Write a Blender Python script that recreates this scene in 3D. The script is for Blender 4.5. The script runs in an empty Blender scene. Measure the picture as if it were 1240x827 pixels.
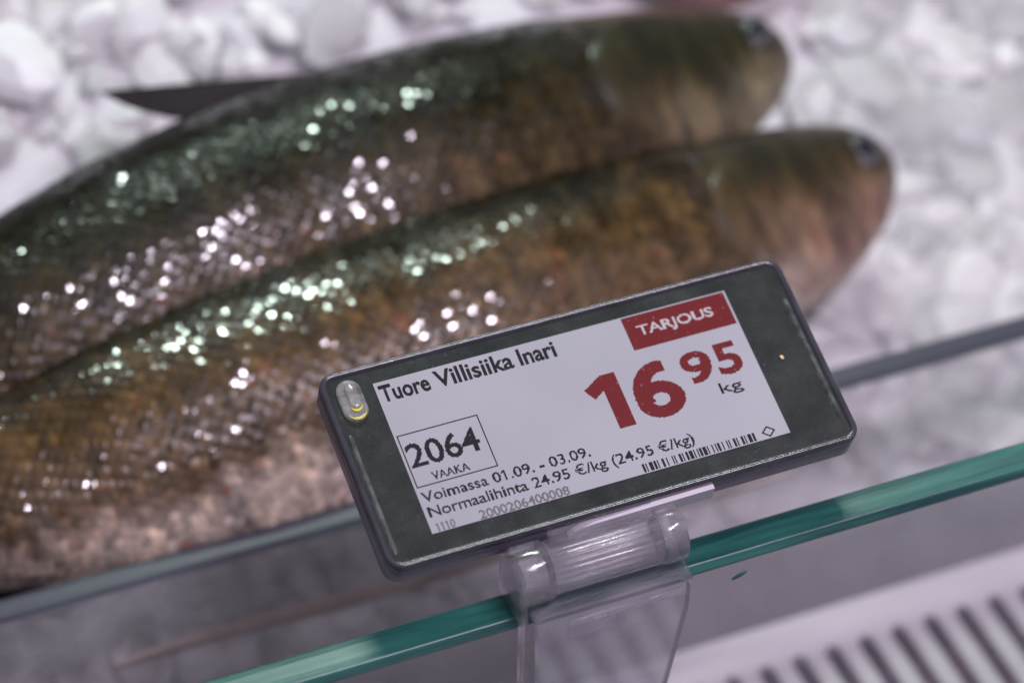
import bpy, bmesh, math, random
import numpy as np
from mathutils import Matrix, Vector, noise

sc = bpy.context.scene
COL = sc.collection
MM = 0.001
Z0 = 170.0                      # the counter floor is z = 0; design heights (mm) are measured from the tag

# ------------------------------------------------------------------ camera
RC = [[0.92484695, 0.24495946, -0.29095185],
      [-0.37979276, 0.63579788, -0.67195127],
      [0.02038575, 0.73195349, 0.68104956]]
CP = (-149.539, -314.120, 338.475)
cam_data = bpy.data.cameras.new('camera')
cam = bpy.data.objects.new('camera', cam_data)
COL.objects.link(cam)
m4 = Matrix(RC).to_4x4()
m4.translation = Vector((CP[0] * MM, CP[1] * MM, (CP[2] + Z0) * MM))
cam.matrix_world = m4
cam_data.sensor_width = 36.0
cam_data.lens = 100.0
cam_data.clip_start = 0.02
cam_data.clip_end = 50.0
cam_data.dof.use_dof = True
cam_data.dof.focus_distance = 0.482
cam_data.dof.aperture_fstop = 9.2
cam_data.dof.aperture_blades = 0
sc.camera = cam

# ------------------------------------------------------------------ world, lamps, exposure
world = bpy.data.worlds.new('World')
sc.world = world
world.use_nodes = True
bg = world.node_tree.nodes['Background']
bg.inputs[0].default_value = (0.80, 0.775, 0.875, 1)
bg.inputs[1].default_value = 0.26

def strip_lamp(name, loc, target, sx, sy, power, col):
    d = bpy.data.lights.new(name, 'AREA')
    d.shape = 'RECTANGLE'
    d.size = sx * MM
    d.size_y = sy * MM
    d.energy = power
    d.color = col
    o = bpy.data.objects.new(name, d)
    COL.objects.link(o)
    p = Vector((loc[0], loc[1], loc[2] + Z0)) * MM
    t = Vector((target[0], target[1], target[2] + Z0)) * MM
    o.location = p
    o.rotation_euler = (t - p).to_track_quat('-Z', 'Y').to_euler()
    return o

# two strip lamps over the counter: a greenish white one towards its back, a pink one over the customer's side
strip_lamp('green_white_strip_lamp', (175, 450, 590), (20, 80, -60), 290, 24, 3.2, (0.80, 1.0, 0.87))
strip_lamp('pink_strip_lamp', (180, -250, 640), (40, 80, -60), 360, 30, 4.5, (0.97, 0.83, 1.0))

sc.view_settings.view_transform = 'Standard'
sc.view_settings.look = 'None'
sc.view_settings.gamma = 1.0
sc.view_settings.exposure = 0.0
sc.cycles.use_denoising = True
sc.cycles.max_bounces = 10
sc.cycles.transparent_max_bounces = 16
sc.cycles.sample_clamp_indirect = 6.0
sc.cycles.use_adaptive_sampling = False
rng = random.Random(11)
nrg = np.random.default_rng(5)

# ------------------------------------------------------------------ helpers
def W(x, y, z):
    return Vector((x * MM, y * MM, (z + Z0) * MM))

def mesh_obj(name, verts, faces, mat, parent=None, smooth=False, scale=MM, mats=None):
    me = bpy.data.meshes.new(name)
    me.from_pydata([(v[0] * scale, v[1] * scale, v[2] * scale) for v in verts], [], faces)
    me.update()
    if mat:
        me.materials.append(mat)
    if smooth:
        me.polygons.foreach_set('use_smooth', [True] * len(me.polygons))
    o = bpy.data.objects.new(name, me)
    COL.objects.link(o)
    if parent:
        o.parent = parent
    return o

def bm_obj(name, bm, mat, parent=None, smooth=False):
    me = bpy.data.meshes.new(name)
    bmesh.ops.scale(bm, vec=(MM, MM, MM), verts=bm.verts)
    bmesh.ops.recalc_face_normals(bm, faces=bm.faces)
    bm.to_mesh(me)
    bm.free()
    if mat:
        me.materials.append(mat)
    if smooth:
        me.polygons.foreach_set('use_smooth', [True] * len(me.polygons))
    o = bpy.data.objects.new(name, me)
    COL.objects.link(o)
    if parent:
        o.parent = parent
    return o

def empty(name, mat4=None):
    o = bpy.data.objects.new(name, None)
    o.empty_display_size = 0.01
    COL.objects.link(o)
    if mat4 is not None:
        o.matrix_world = mat4
    return o

def tag(o, label=None, cat=None, group=None, kind=None):
    if label: o['label'] = label
    if cat: o['category'] = cat
    if group: o['group'] = group
    if kind: o['kind'] = kind
    return o

def add_box(bm, x0, x1, y0, y1, z0, z1, bevel=0.0, seg=2):
    r = bmesh.ops.create_cube(bm, size=1.0)
    vs = r['verts']
    for v in vs:
        v.co = Vector((x0 + (v.co.x + .5) * (x1 - x0), y0 + (v.co.y + .5) * (y1 - y0), z0 + (v.co.z + .5) * (z1 - z0)))
    if bevel > 0:
        es = list({e for v in vs for e in v.link_edges})
        bmesh.ops.bevel(bm, geom=es, offset=bevel, segments=seg, affect='EDGES', profile=0.5)

def rounded_rect(x0, x1, y0, y1, r, n=8):
    pts = []
    for cx, cy, a0 in ((x1 - r, y1 - r, 0), (x0 + r, y1 - r, 90), (x0 + r, y0 + r, 180), (x1 - r, y0 + r, 270)):
        for k in range(n + 1):
            a = math.radians(a0 + 90 * k / n)
            pts.append((cx + r * math.cos(a), cy + r * math.sin(a)))
    return pts

def loft(rings, close_start=True, close_end=True):
    """rings: lists of equal length of 3D points -> verts, faces"""
    n = len(rings[0])
    verts = [p for r in rings for p in r]
    faces = []
    for i in range(len(rings) - 1):
        for k in range(n):
            a, b = i * n + k, i * n + (k + 1) % n
            faces.append((a, b, b + n, a + n))
    if close_start: faces.append(tuple(range(n - 1, -1, -1)))
    if close_end: faces.append(tuple(range((len(rings) - 1) * n, len(rings) * n)))
    return verts, faces

# ------------------------------------------------------------------ material helpers
def new_mat(name):
    m = bpy.data.materials.new(name)
    m.use_nodes = True
    nt = m.node_tree
    nt.nodes.clear()
    out = nt.nodes.new('ShaderNodeOutputMaterial')
    return m, nt, out

def N(nt, t, **kw):
    n = nt.nodes.new(t)
    for k, v in kw.items():
        if k.startswith('i_'):
            n.inputs[k[2:].replace('_', ' ')].default_value = v
        else:
            setattr(n, k, v)
    return n

def L(nt, a, b):
    nt.links.new(a, b)

def ramp(nt, fac, stops, interp='LINEAR'):
    r = nt.nodes.new('ShaderNodeValToRGB')
    r.color_ramp.interpolation = interp
    e = r.color_ramp.elements
    while len(e) < len(stops): e.new(0.5)
    for el, (p, c) in zip(e, stops):
        el.position = p
        el.color = c if len(c) == 4 else (*c, 1)
    if fac is not None: L(nt, fac, r.inputs[0])
    return r

def noise_tex(nt, scale, detail=3, rough=.55, coord='Object', stretch=None):
    tc = N(nt, 'ShaderNodeTexCoord')
    src = tc.outputs[coord]
    if stretch:
        mp = N(nt, 'ShaderNodeMapping')
        mp.inputs['Scale'].default_value = stretch
        L(nt, src, mp.inputs[0]); src = mp.outputs[0]
    n = N(nt, 'ShaderNodeTexNoise')
    n.inputs['Scale'].default_value = scale
    n.inputs['Detail'].default_value = detail
    n.inputs['Roughness'].default_value = rough
    L(nt, src, n.inputs['Vector'])
    return n

def principled(nt, out, col=(.5, .5, .5), rough=.4, metal=0, spec=.5):
    p = N(nt, 'ShaderNodeBsdfPrincipled')
    p.inputs['Base Color'].default_value = (*col, 1)
    p.inputs['Roughness'].default_value = rough
    p.inputs['Metallic'].default_value = metal
    p.inputs['Specular IOR Level'].default_value = spec
    L(nt, p.outputs[0], out.inputs['Surface'])
    return p

def simple(name, col, rough=.4, metal=0, spec=.5, vary=0.0, vscale=60, bump=0.0, bscale=900):
    m, nt, out = new_mat(name)
    p = principled(nt, out, col, rough, metal, spec)
    if vary:
        n = noise_tex(nt, vscale, 4)
        r = ramp(nt, n.outputs['Fac'], [(.3, tuple(c * (1 - vary) for c in col)), (.7, tuple(min(1, c * (1 + vary)) for c in col))])
        L(nt, r.outputs[0], p.inputs['Base Color'])
    if bump:
        n2 = noise_tex(nt, bscale, 3)
        b = N(nt, 'ShaderNodeBump'); b.inputs['Strength'].default_value = bump; b.inputs['Distance'].default_value = .0002
        L(nt, n2.outputs['Fac'], b.inputs['Height']); L(nt, b.outputs[0], p.inputs['Normal'])
    return m

def schlick(nt, f0=.04):
    lw = N(nt, 'ShaderNodeLayerWeight'); lw.inputs['Blend'].default_value = .5
    pw = N(nt, 'ShaderNodeMath', operation='POWER'); L(nt, lw.outputs['Facing'], pw.inputs[0]); pw.inputs[1].default_value = 5
    ma = N(nt, 'ShaderNodeMath', operation='MULTIPLY_ADD'); L(nt, pw.outputs[0], ma.inputs[0]); ma.inputs[1].default_value = 1 - f0; ma.inputs[2].default_value = f0
    return ma

def clear_glass(name, tint, ior=1.5, dirt_haze=0.03):
    m, nt, out = new_mat(name)
    tr = N(nt, 'ShaderNodeBsdfTransparent'); tr.inputs[0].default_value = (*tint, 1)
    gl = N(nt, 'ShaderNodeBsdfGlossy'); gl.inputs['Roughness'].default_value = .03
    fr = schlick(nt)
    mx = N(nt, 'ShaderNodeMixShader')
    L(nt, fr.outputs[0], mx.inputs[0]); L(nt, tr.outputs[0], mx.inputs[1]); L(nt, gl.outputs[0], mx.inputs[2])
    df = N(nt, 'ShaderNodeBsdfDiffuse'); df.inputs[0].default_value = (.75, .75, .78, 1)
    n = noise_tex(nt, 28, 6, .65)
    r = ramp(nt, n.outputs['Fac'], [(.42, (dirt_haze * .3,) * 3), (.75, (dirt_haze * 2.2,) * 3)])
    m2 = N(nt, 'ShaderNodeMixShader')
    L(nt, r.outputs[0], m2.inputs[0]); L(nt, mx.outputs[0], m2.inputs[1]); L(nt, df.outputs[0], m2.inputs[2])
    L(nt, m2.outputs[0], out.inputs['Surface'])
    return m

def glass_edge(name, ca, cb):
    m, nt, out = new_mat(name)
    p = principled(nt, out, ca, .34, 0, .35)
    n = noise_tex(nt, 22, 4, .6, stretch=(1, 16, 8))
    r = ramp(nt, n.outputs['Fac'], [(.36, ca), (.64, cb)])
    L(nt, r.outputs[0], p.inputs['Base Color'])
    n2 = noise_tex(nt, 1600, 2, .5, stretch=(.15, 1, 1))
    b = N(nt, 'ShaderNodeBump'); b.inputs['Strength'].default_value = .15; b.inputs['Distance'].default_value = .0002
    L(nt, n2.outputs['Fac'], b.inputs['Height']); L(nt, b.outputs[0], p.inputs['Normal'])
    return m

def clear_plastic(name, milky=.16, rough=.08, tint=(.93, .92, .95), streak=True, bump=.25):
    m, nt, out = new_mat(name)
    tr = N(nt, 'ShaderNodeBsdfRefraction'); tr.inputs['IOR'].default_value = 1.12; tr.inputs['Roughness'].default_value = rough
    tr.inputs[0].default_value = (*tint, 1)
    tp = N(nt, 'ShaderNodeBsdfTransparent'); tp.inputs[0].default_value = (*tint, 1)
    m0 = N(nt, 'ShaderNodeMixShader'); m0.inputs[0].default_value = .6
    L(nt, tp.outputs[0], m0.inputs[1]); L(nt, tr.outputs[0], m0.inputs[2])
    gl = N(nt, 'ShaderNodeBsdfGlossy'); gl.inputs['Roughness'].default_value = rough + .06
    fr = schlick(nt, .05)
    mx = N(nt, 'ShaderNodeMixShader')
    L(nt, fr.outputs[0], mx.inputs[0]); L(nt, m0.outputs[0], mx.inputs[1]); L(nt, gl.outputs[0], mx.inputs[2])
    df = N(nt, 'ShaderNodeBsdfDiffuse'); df.inputs[0].default_value = (.92, .90, .94, 1)
    tl = N(nt, 'ShaderNodeBsdfTranslucent'); tl.inputs[0].default_value = (.92, .90, .94, 1)
    md = N(nt, 'ShaderNodeMixShader'); md.inputs[0].default_value = .4
    L(nt, df.outputs[0], md.inputs[1]); L(nt, tl.outputs[0], md.inputs[2])
    n = noise_tex(nt, 300, 5, .6, stretch=(.35, 1, 1))
    r = ramp(nt, n.outputs['Fac'], [(.35, (milky * .4,) * 3), (.7, (milky * 2.0,) * 3)])
    m2 = N(nt, 'ShaderNodeMixShader')
    L(nt, r.outputs[0], m2.inputs[0]); L(nt, mx.outputs[0], m2.inputs[1]); L(nt, md.outputs[0], m2.inputs[2])
    n3 = noise_tex(nt, 700, 3, .6, stretch=(.5, 1, 1))
    b = N(nt, 'ShaderNodeBump'); b.inputs['Strength'].default_value = bump; b.inputs['Distance'].default_value = .0003
    L(nt, n3.outputs['Fac'], b.inputs['Height'])
    for s in (tr, gl): L(nt, b.outputs[0], s.inputs['Normal'])
    L(nt, m2.outputs[0], out.inputs['Surface'])
    return m

# ------------------------------------------------------------------ materials
def bezel_material():
    m, nt, out = new_mat('dusty_dark_bezel')
    p = principled(nt, out, (.04, .045, .045), .32, 0, .28)
    n = noise_tex(nt, 70, 4, .6)
    base = ramp(nt, n.outputs['Fac'], [(.3, (.019, .023, .022)), (.7, (.027, .031, .030))])
    # dust specks
    v = noise_tex(nt, 2400, 2, .6)
    sp = ramp(nt, v.outputs['Fac'], [(.64, (0, 0, 0)), (.76, (1, 1, 1))])
    du = noise_tex(nt, 55, 4, .65)
    dr = ramp(nt, du.outputs['Fac'], [(.44, (.04,) * 3), (.66, (1,) * 3)])
    dm = N(nt, 'ShaderNodeMath', operation='MULTIPLY'); L(nt, sp.outputs[0], dm.inputs[0]); L(nt, dr.outputs[0], dm.inputs[1])
    mx = N(nt, 'ShaderNodeMix', data_type='RGBA')
    L(nt, dm.outputs[0], mx.inputs['Factor']); L(nt, base.outputs[0], mx.inputs['A'])
    mx.inputs['B'].default_value = (.14, .15, .15, 1)
    L(nt, mx.outputs['Result'], p.inputs['Base Color'])
    n2 = noise_tex(nt, 90, 5, .7)
    rr = ramp(nt, n2.outputs['Fac'], [(.38, (.22,) * 3), (.66, (.40,) * 3)])
    L(nt, rr.outputs[0], p.inputs['Roughness'])
    return m

def display_material():
    m, nt, out = new_mat('electronic_paper_white')
    p = principled(nt, out, (.38, .375, .405), .34, 0, .3)
    n = noise_tex(nt, 45, 3, .5)
    base = ramp(nt, n.outputs['Fac'], [(.3, (.325, .325, .365)), (.7, (.365, .362, .40))])
    v = noise_tex(nt, 1500, 3, .7)
    sp = ramp(nt, v.outputs['Fac'], [(.70, (0, 0, 0)), (.80, (.6, .6, .6))])
    mx = N(nt, 'ShaderNodeMix', data_type='RGBA')
    L(nt, sp.outputs[0], mx.inputs['Factor']); L(nt, base.outputs[0], mx.inputs['A'])
    mx.inputs['B'].default_value = (.56, .56, .58, 1)
    L(nt, mx.outputs['Result'], p.inputs['Base Color'])
    return m

def ink_material(name, col, wear):
    m, nt, out = new_mat(name)
    p = principled(nt, out, col, .42, 0, .15)
    n = noise_tex(nt, 1100, 3, .7)
    r = ramp(nt, n.outputs['Fac'], [(.64, col), (.82, tuple(c + (w - c) * wear for c, w in zip(col, (.62, .58, .6))))])
    L(nt, r.outputs[0], p.inputs['Base Color'])
    return m

M_BEZEL = bezel_material()
M_DISPLAY = display_material()
M_BLACK = ink_material('black_electronic_ink', (.012, .009, .014), .40)
M_GREY = ink_material('grey_electronic_ink', (.13, .12, .13), .4)
M_RED = ink_material('red_electronic_ink', (.13, .010, .013), .55)
M_WHITE = ink_material('white_electronic_ink', (.42, .38, .40), .2)
M_HOUSING = simple('dark_violet_grey_plastic', (.125, .105, .165), .30, 0, .5, .25, 80, .25, 1500)
M_RIM = simple('glossy_dark_rim_plastic', (.040, .040, .050), .20, 0, .6, .25, 200, .35, 700)
M_TAB = simple('white_plastic_tongue', (.66, .63, .70), .4, 0, .4, .06, 100)
M_CLEAR = clear_plastic('clear_clip_plastic', .15, .08)
M_CLEAR2 = clear_plastic('clear_plate_plastic', .09, .05, bump=.05)
M_PIPE = clear_plastic('clear_light_pipe', .22, .02, tint=(.86, .87, .80), bump=.0)
M_REFLECT = clear_plastic('window_reflection_plastic', .10, .05, tint=(.70, .80, .74), bump=.35)
M_YELLOW = simple('yellow_phosphor', (.62, .56, .05), .35, 0, .5)
M_SPECK = simple('yellow_crumb', (.75, .58, .32), .5)
M_PANE = clear_glass('front_pane_glass', (.975, .97, .975), 1.5, .05)
M_EDGE = glass_edge('polished_green_glass_edge', (.008, .050, .052), (.030, .150, .125))
M_RISER = clear_glass('riser_glass', (.97, .96, .97), 1.5, .22)  # dirt film raised so its pale haze brightens the riser face
M_EDGE2 = glass_edge('riser_green_glass_edge', (.060, .048, .078), (.055, .075, .088))  # purple-grey reflections mixed into the green edge's colour
M_DECK = simple('white_painted_grille_metal', (.60, .555, .61), .38, 0, .45, .06, 40, .1, 500)
M_DUCT = simple('dark_air_duct', (.30, .21, .31), .6)
M_FLOOR = simple('grey_counter_metal', (.32, .31, .33), .45, .3, .5, .12, 20)
M_STRIP = simple('brown_strip_surface', (.34, .28, .275), .55, 0, .4, .3, 60)
M_EYE = simple('silver_iris', (.075, .068, .075), .5, 0, .3, .15, 200)
M_PUPIL = simple('dark_blue_pupil', (.010, .010, .018), .25, 0, .4)
M_MOUTH = simple('dark_mouth_slit', (.05, .035, .035), .4)

# ------------------------------------------------------------------ counter: floor, grille, front pane, riser
bm = bmesh.new(); add_box(bm, -460, 520, -140, 620, 0, 12, 0)
o = bm_obj('counter_floor', bm, M_FLOOR); tag(o, kind='structure')

DZ = -120 + Z0      # deck top height above the floor
gr = empty('air_grille')
tag(gr, 'white slotted metal air grille on the counter deck below the glass', 'air grille')
PITCH, SLOTW, XA, NS = 7.85, 3.5, -262.0, 62
PH = 73.4           # one slot is centred here
XA = PH - PITCH * 40
TH = 2.2
def scalloped(name, yflat, yend, sgn):
    """border strip with half round slot ends cut into one side"""
    bm = bmesh.new()
    pts = []
    for k in range(NS):
        cx = XA + k * PITCH
        pts.append((cx - PITCH / 2, yend))
        for j in range(9):
            a = math.pi - math.pi * j / 8
            pts.append((cx + SLOTW / 2 * math.cos(a), yend + sgn * SLOTW / 2 * math.sin(a)))
    pts.append((XA + (NS - .5) * PITCH, yend))
    top = [bm.verts.new((x, y, DZ)) for x, y in pts]
    flat = [bm.verts.new((x, yflat, DZ)) for x, y in pts]
    for i in range(len(pts) - 1):
        bm.faces.new((top[i], top[i + 1], flat[i + 1], flat[i]))
    r = bmesh.ops.extrude_face_region(bm, geom=list(bm.faces))
    for v in r['geom']:
        if isinstance(v, bmesh.types.BMVert): v.co.z -= TH
    return bm_obj(name, bm, M_DECK, gr)
scalloped('rear_border', 36.0, 24.4, 1)
scalloped('front_border', -46.0, -30.0, -1)
slat_me = None
for k in range(NS + 1):
    cx = XA + (k - .5) * PITCH
    if slat_me is None:
        bm = bmesh.new(); add_box(bm, -(PITCH - SLOTW) / 2, (PITCH - SLOTW) / 2, -30.2, 24.6, -TH, -.15, .35, 2)
        s = bm_obj('slat', bm, M_DECK, gr); slat_me = s.data
    else:
        s = bpy.data.objects.new('slat', slat_me); COL.objects.link(s); s.parent = gr
    s.location = (cx * MM, 0, DZ * MM)
bm = bmesh.new(); add_box(bm, XA - 4, XA + NS * PITCH - 4, 33.5, 36.0, 12.2, DZ - TH - .05, 0)
bm_obj('rear_skirt', bm, M_DECK, gr)
bm = bmesh.new(); add_box(bm, XA - 4, XA + NS * PITCH - 4, -46.0, -43.5, 12.2, DZ - TH - .05, 0)
bm_obj('front_skirt', bm, M_DECK, gr)
bm = bmesh.new(); add_box(bm, XA - 4, XA + NS * PITCH - 4, -43.3, 33.3, 12.2, 22, 0)
bm_obj('duct_bottom', bm, M_DUCT, gr)

GY0, GY1, GT = -24.7, -17.5, -19.6      # front pane: front face, back face, top
fp = empty('front_glass_pane')
tag(fp, 'upright front glass pane with polished green top edge carrying the price tag clip', 'glass pane')
bm = bmesh.new()
add_box(bm, -430, 480, GY0, GY1, DZ + .05, GT + Z0 - .9, 0)
for f in [f for f in bm.faces if abs(f.normal.z) > .9]: bm.faces.remove(f)
bm_obj('pane', bm, M_PANE, fp)
# polished edge: chamfers and a faintly rounded top
prof = [(GY0, GT - 1.55), (GY0 + .12, GT - 1.05), (GY0 + .95, GT - .22), (GY0 + 1.15, GT - .10), (GY0 + 2.4, GT), (GY1 - 2.0, GT), (GY1 - .8, GT - .12), (GY1 - .12, GT - .62), (GY1, GT - 1.2)]
vs, fs = [], []
xs = np.linspace(-430, 480, 120)
for x in xs:
    for y, z in prof: vs.append((x, y, z + Z0))
n = len(prof)
for i in range(len(xs) - 1):
    for k in range(n - 1):
        fs.append((i * n + k, (i + 1) * n + k, (i + 1) * n + k + 1, i * n + k + 1))
o = mesh_obj('polished_edge', vs, fs, M_EDGE, fp)
bm = bmesh.new()
bmesh.ops.create_icosphere(bm, subdivisions=2, radius=1, matrix=Matrix.Translation((0, 0, 0)))
for v in bm.verts: v.co = Vector((19.7 + v.co.x * 1.5, GY0 - .05 + v.co.y * .25, -24.6 + Z0 + v.co.z * .5 + v.co.x * .5))
bm_obj('chip', bm, M_EDGE, fp, True)

RY0, RY1, RT = 50.0, 56.0, -68.0
rs = empty('glass_riser')
tag(rs, 'low inner glass riser with dull green edge holding back the ice', 'glass riser')
bm = bmesh.new(); add_box(bm, -430, 480, RY0, RY1, 12.2, RT + Z0 - .8, 0)
for f in [f for f in bm.faces if f.normal.z > .9]: bm.faces.remove(f)
bm_obj('pane', bm, M_RISER, rs)
prof = [(RY0, RT - 1.6), (RY0 + .15, RT - 1.0), (RY0 + 1.0, RT - .15), (RY0 + 1.8, RT), (RY1 - 1.8, RT), (RY1 - .8, RT - .15), (RY1 - .1, RT - .8), (RY1, RT - 1.2)]
vs, fs = [], []
n = len(prof)
for x in xs:
    for y, z in prof: vs.append((x, y, z + Z0))
for i in range(len(xs) - 1):
    for k in range(n - 1):
        fs.append((i * n + k, (i + 1) * n + k, (i + 1) * n + k + 1, i * n + k + 1))
mesh_obj('polished_edge', vs, fs, M_EDGE2, rs)
# brown strip put in for a soft line along the riser's face, thinning out
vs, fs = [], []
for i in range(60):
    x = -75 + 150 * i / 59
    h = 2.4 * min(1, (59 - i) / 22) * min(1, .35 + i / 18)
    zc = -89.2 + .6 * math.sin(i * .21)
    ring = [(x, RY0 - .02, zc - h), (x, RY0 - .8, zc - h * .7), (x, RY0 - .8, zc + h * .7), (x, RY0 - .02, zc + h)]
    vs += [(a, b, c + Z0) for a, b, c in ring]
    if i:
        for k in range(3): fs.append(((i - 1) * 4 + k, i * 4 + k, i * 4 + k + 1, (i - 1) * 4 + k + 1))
mesh_obj('brown_strip', vs, fs, M_STRIP, rs, True)

# ------------------------------------------------------------------ price tag
TH72 = math.radians(72)
eu = Vector((0, math.sin(TH72), math.cos(TH72)))
en = Vector((0, -math.cos(TH72), math.sin(TH72)))
TM = Matrix(((1, 0, 0, 0), (0, eu.y, en.y, 0), (0, eu.z, en.z, Z0 * MM), (0, 0, 0, 1)))
tg = empty('electronic_price_tag', TM)
tag(tg, 'dark electronic shelf price tag showing 16 95 kg on a white screen', 'price tag')
HX0, HX1, HY0, HY1 = -42.0, 44.8, -19.3, 18.7
FACE = 0.0
def ringz(x0, x1, y0, y1, r, z):
    return [(x, y, z) for x, y in rounded_rect(x0, x1, y0, y1, r, 8)]
def inset(d, z, r=2.9):
    return ringz(HX0 + d, HX1 - d, HY0 + d, HY1 - d, max(.4, r - d), z)
rings = [inset(9.0, -9.4), inset(8.0, -9.2), inset(3.0, -6.6), inset(1.2, -5.9), inset(.35, -5.6), inset(0, -5.1), inset(0, -1.8), inset(.08, -1.5)]
v, f = loft(rings, True, True)
mesh_obj('housing', v, f, M_HOUSING, tg, True)
# raised rim round the face
rings = [inset(.02, -1.45), inset(-.04, -.9), inset(.0, -.05), inset(.2, .28), inset(.55, .38), inset(.95, .25), inset(1.25, -.05), inset(1.35, -.8)]
v, f = loft(rings, False, False)
mesh_obj('rim', v, f, M_RIM, tg, True)
v, f = loft([inset(1.2, -.6), inset(1.2, -.12)], True, True)
mesh_obj('bezel', v, f, M_BEZEL, tg)
DX0, DX1, DY0, DY1 = -32.95, 32.95, -14.75, 14.8
bm = bmesh.new(); add_box(bm, DX0, DX1, DY0, DY1, -.3, 0.0, 0)
disp = bm_obj('display', bm, M_DISPLAY, tg)

# --- lettering, set on the display's own pixel grid
def text_tris(s, bold=0.0, shear=0.0, spacing=1.0):
    cu = bpy.data.curves.new('t', 'FONT')
    cu.body = s
    cu.size = 1.0
    cu.offset = bold
    cu.space_character = spacing
    cu.resolution_u = 6
    ob = bpy.data.objects.new('t', cu)
    COL.objects.link(ob)
    dg = bpy.context.evaluated_depsgraph_get()
    ev = ob.evaluated_get(dg)
    me = ev.to_mesh()
    me.calc_loop_triangles()
    vv = np.array([v.co[:2] for v in me.vertices])
    tt = np.array([t.vertices[:] for t in me.loop_triangles])
    ev.to_mesh_clear()
    bpy.data.objects.remove(ob)
    bpy.data.curves.remove(cu)
    return vv, tt

def raster(vv, tt, px):
    """cells of the pixel grid whose centre lies in the glyphs"""
    cells = set()
    for a, b, c in tt:
        A, B, C_ = vv[a], vv[b], vv[c]
        lo = np.floor(np.minimum(np.minimum(A, B), C_) / px).astype(int)
        hi = np.ceil(np.maximum(np.maximum(A, B), C_) / px).astype(int)
        den = (B[1] - C_[1]) * (A[0] - C_[0]) + (C_[0] - B[0]) * (A[1] - C_[1])
        if abs(den) < 1e-12: continue
        for i in range(lo[0], hi[0] + 1):
            for j in range(lo[1], hi[1] + 1):
                x, y = (i + .5) * px, (j + .5) * px
                l1 = ((B[1] - C_[1]) * (x - C_[0]) + (C_[0] - B[0]) * (y - C_[1])) / den
                l2 = ((C_[1] - A[1]) * (x - C_[0]) + (A[0] - C_[0]) * (y - C_[1])) / den
                if l1 >= -1e-6 and l2 >= -1e-6 and l1 + l2 <= 1 + 1e-6: cells.add((i, j))
    return cells

def cells_mesh(name, cells, px, z, mat, parent):
    verts, faces = [], []
    rows = {}
    for i, j in cells: rows.setdefault(j, []).append(i)
    for j, ii in rows.items():
        ii.sort(); s = p = ii[0]
        for q in ii[1:] + [None]:
            if q is not None and q == p + 1: p = q; continue
            k = len(verts)
            x0, x1, y0, y1 = s * px, (p + 1) * px, j * px, (j + 1) * px
            verts += [(x0, y0, z), (x1, y0, z), (x1, y1, z), (x0, y1, z)]
            faces.append((k, k + 1, k + 2, k + 3))
            s = p = q
    return mesh_obj(name, verts, faces, mat, parent)

INKZ = 0.03
def lettering(s, x0, x1, yb, yt, mat, bold=0.0, px=.15, ref=None, spacing=1.0, z=INKZ):
    """fit a line: x0..x1 is its width, yb the baseline, yt the top of its capitals"""
    vv, tt = text_tris(s, bold, 0, spacing)
    rv, _ = text_tris(ref or 'H', bold)
    for k, ch in enumerate(s):
        if ch != '1' or len(s) == 1: continue
        pv, _ = text_tris(s[:k + 1], bold, 0, spacing)
        xr = pv[:, 0].max(); bar = pv[pv[:, 0] > xr - .2]
        xl, yt_ = bar[:, 0].min(), bar[:, 1].max()
        sw = max(.075, (xr - xl) * .85)
        b0 = len(vv)
        vv = np.concatenate([vv, np.array([(xl + .01, yt_), (xl - .15, yt_ - .12), (xl - .11, yt_ - .12 - sw), (xl + .01, yt_ - .03 - sw)])])
        tt = np.concatenate([tt, np.array([(b0, b0 + 1, b0 + 2), (b0, b0 + 2, b0 + 3)])])
    cap0, cap1 = rv[:, 1].min(), rv[:, 1].max()
    sx = (x1 - x0) / (vv[:, 0].max() - vv[:, 0].min())
    sy = (yt - yb) / (cap1 - cap0)
    vv = np.stack([(vv[:, 0] - vv[:, 0].min()) * sx + x0, (vv[:, 1] - cap0) * sy + yb], 1)
    return cells_mesh('lettering', raster(vv, tt, px), px, z, mat, disp)

def tagl(o, s):
    o['label'] = s
    return o
tagl(lettering('Tuore', -32.4, -23.6, 10.85, 14.05, M_BLACK, .027, .10), 'black bold product title line')
lettering('Villisiika', -22.5, -8.3, 10.85, 14.05, M_BLACK, .023, .10)
lettering('Inari', -7.2, -.4, 10.85, 14.05, M_BLACK, .026, .10)
bm = bmesh.new(); add_box(bm, 12.9, 32.55, 8.0, 14.55, .0, INKZ - .006, 0)
tagl(bm_obj('banner', bm, M_RED, disp), 'dark red offer banner')
lettering('TARJOUS', 14.9, 29.3, 10.55, 12.45, M_WHITE, .022)
one_v = np.array([(4.75, -5.6), (7.7, -5.6), (7.7, 5.2), (5.15, 5.2), (1.45, 3.05), (2.75, .95), (4.75, 2.2)])
cells_mesh('lettering', raster(one_v, np.array([(0, 1, 6), (1, 2, 6), (2, 3, 6), (3, 4, 6), (4, 5, 6)]), .19), .19, INKZ, M_RED, disp)
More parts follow.
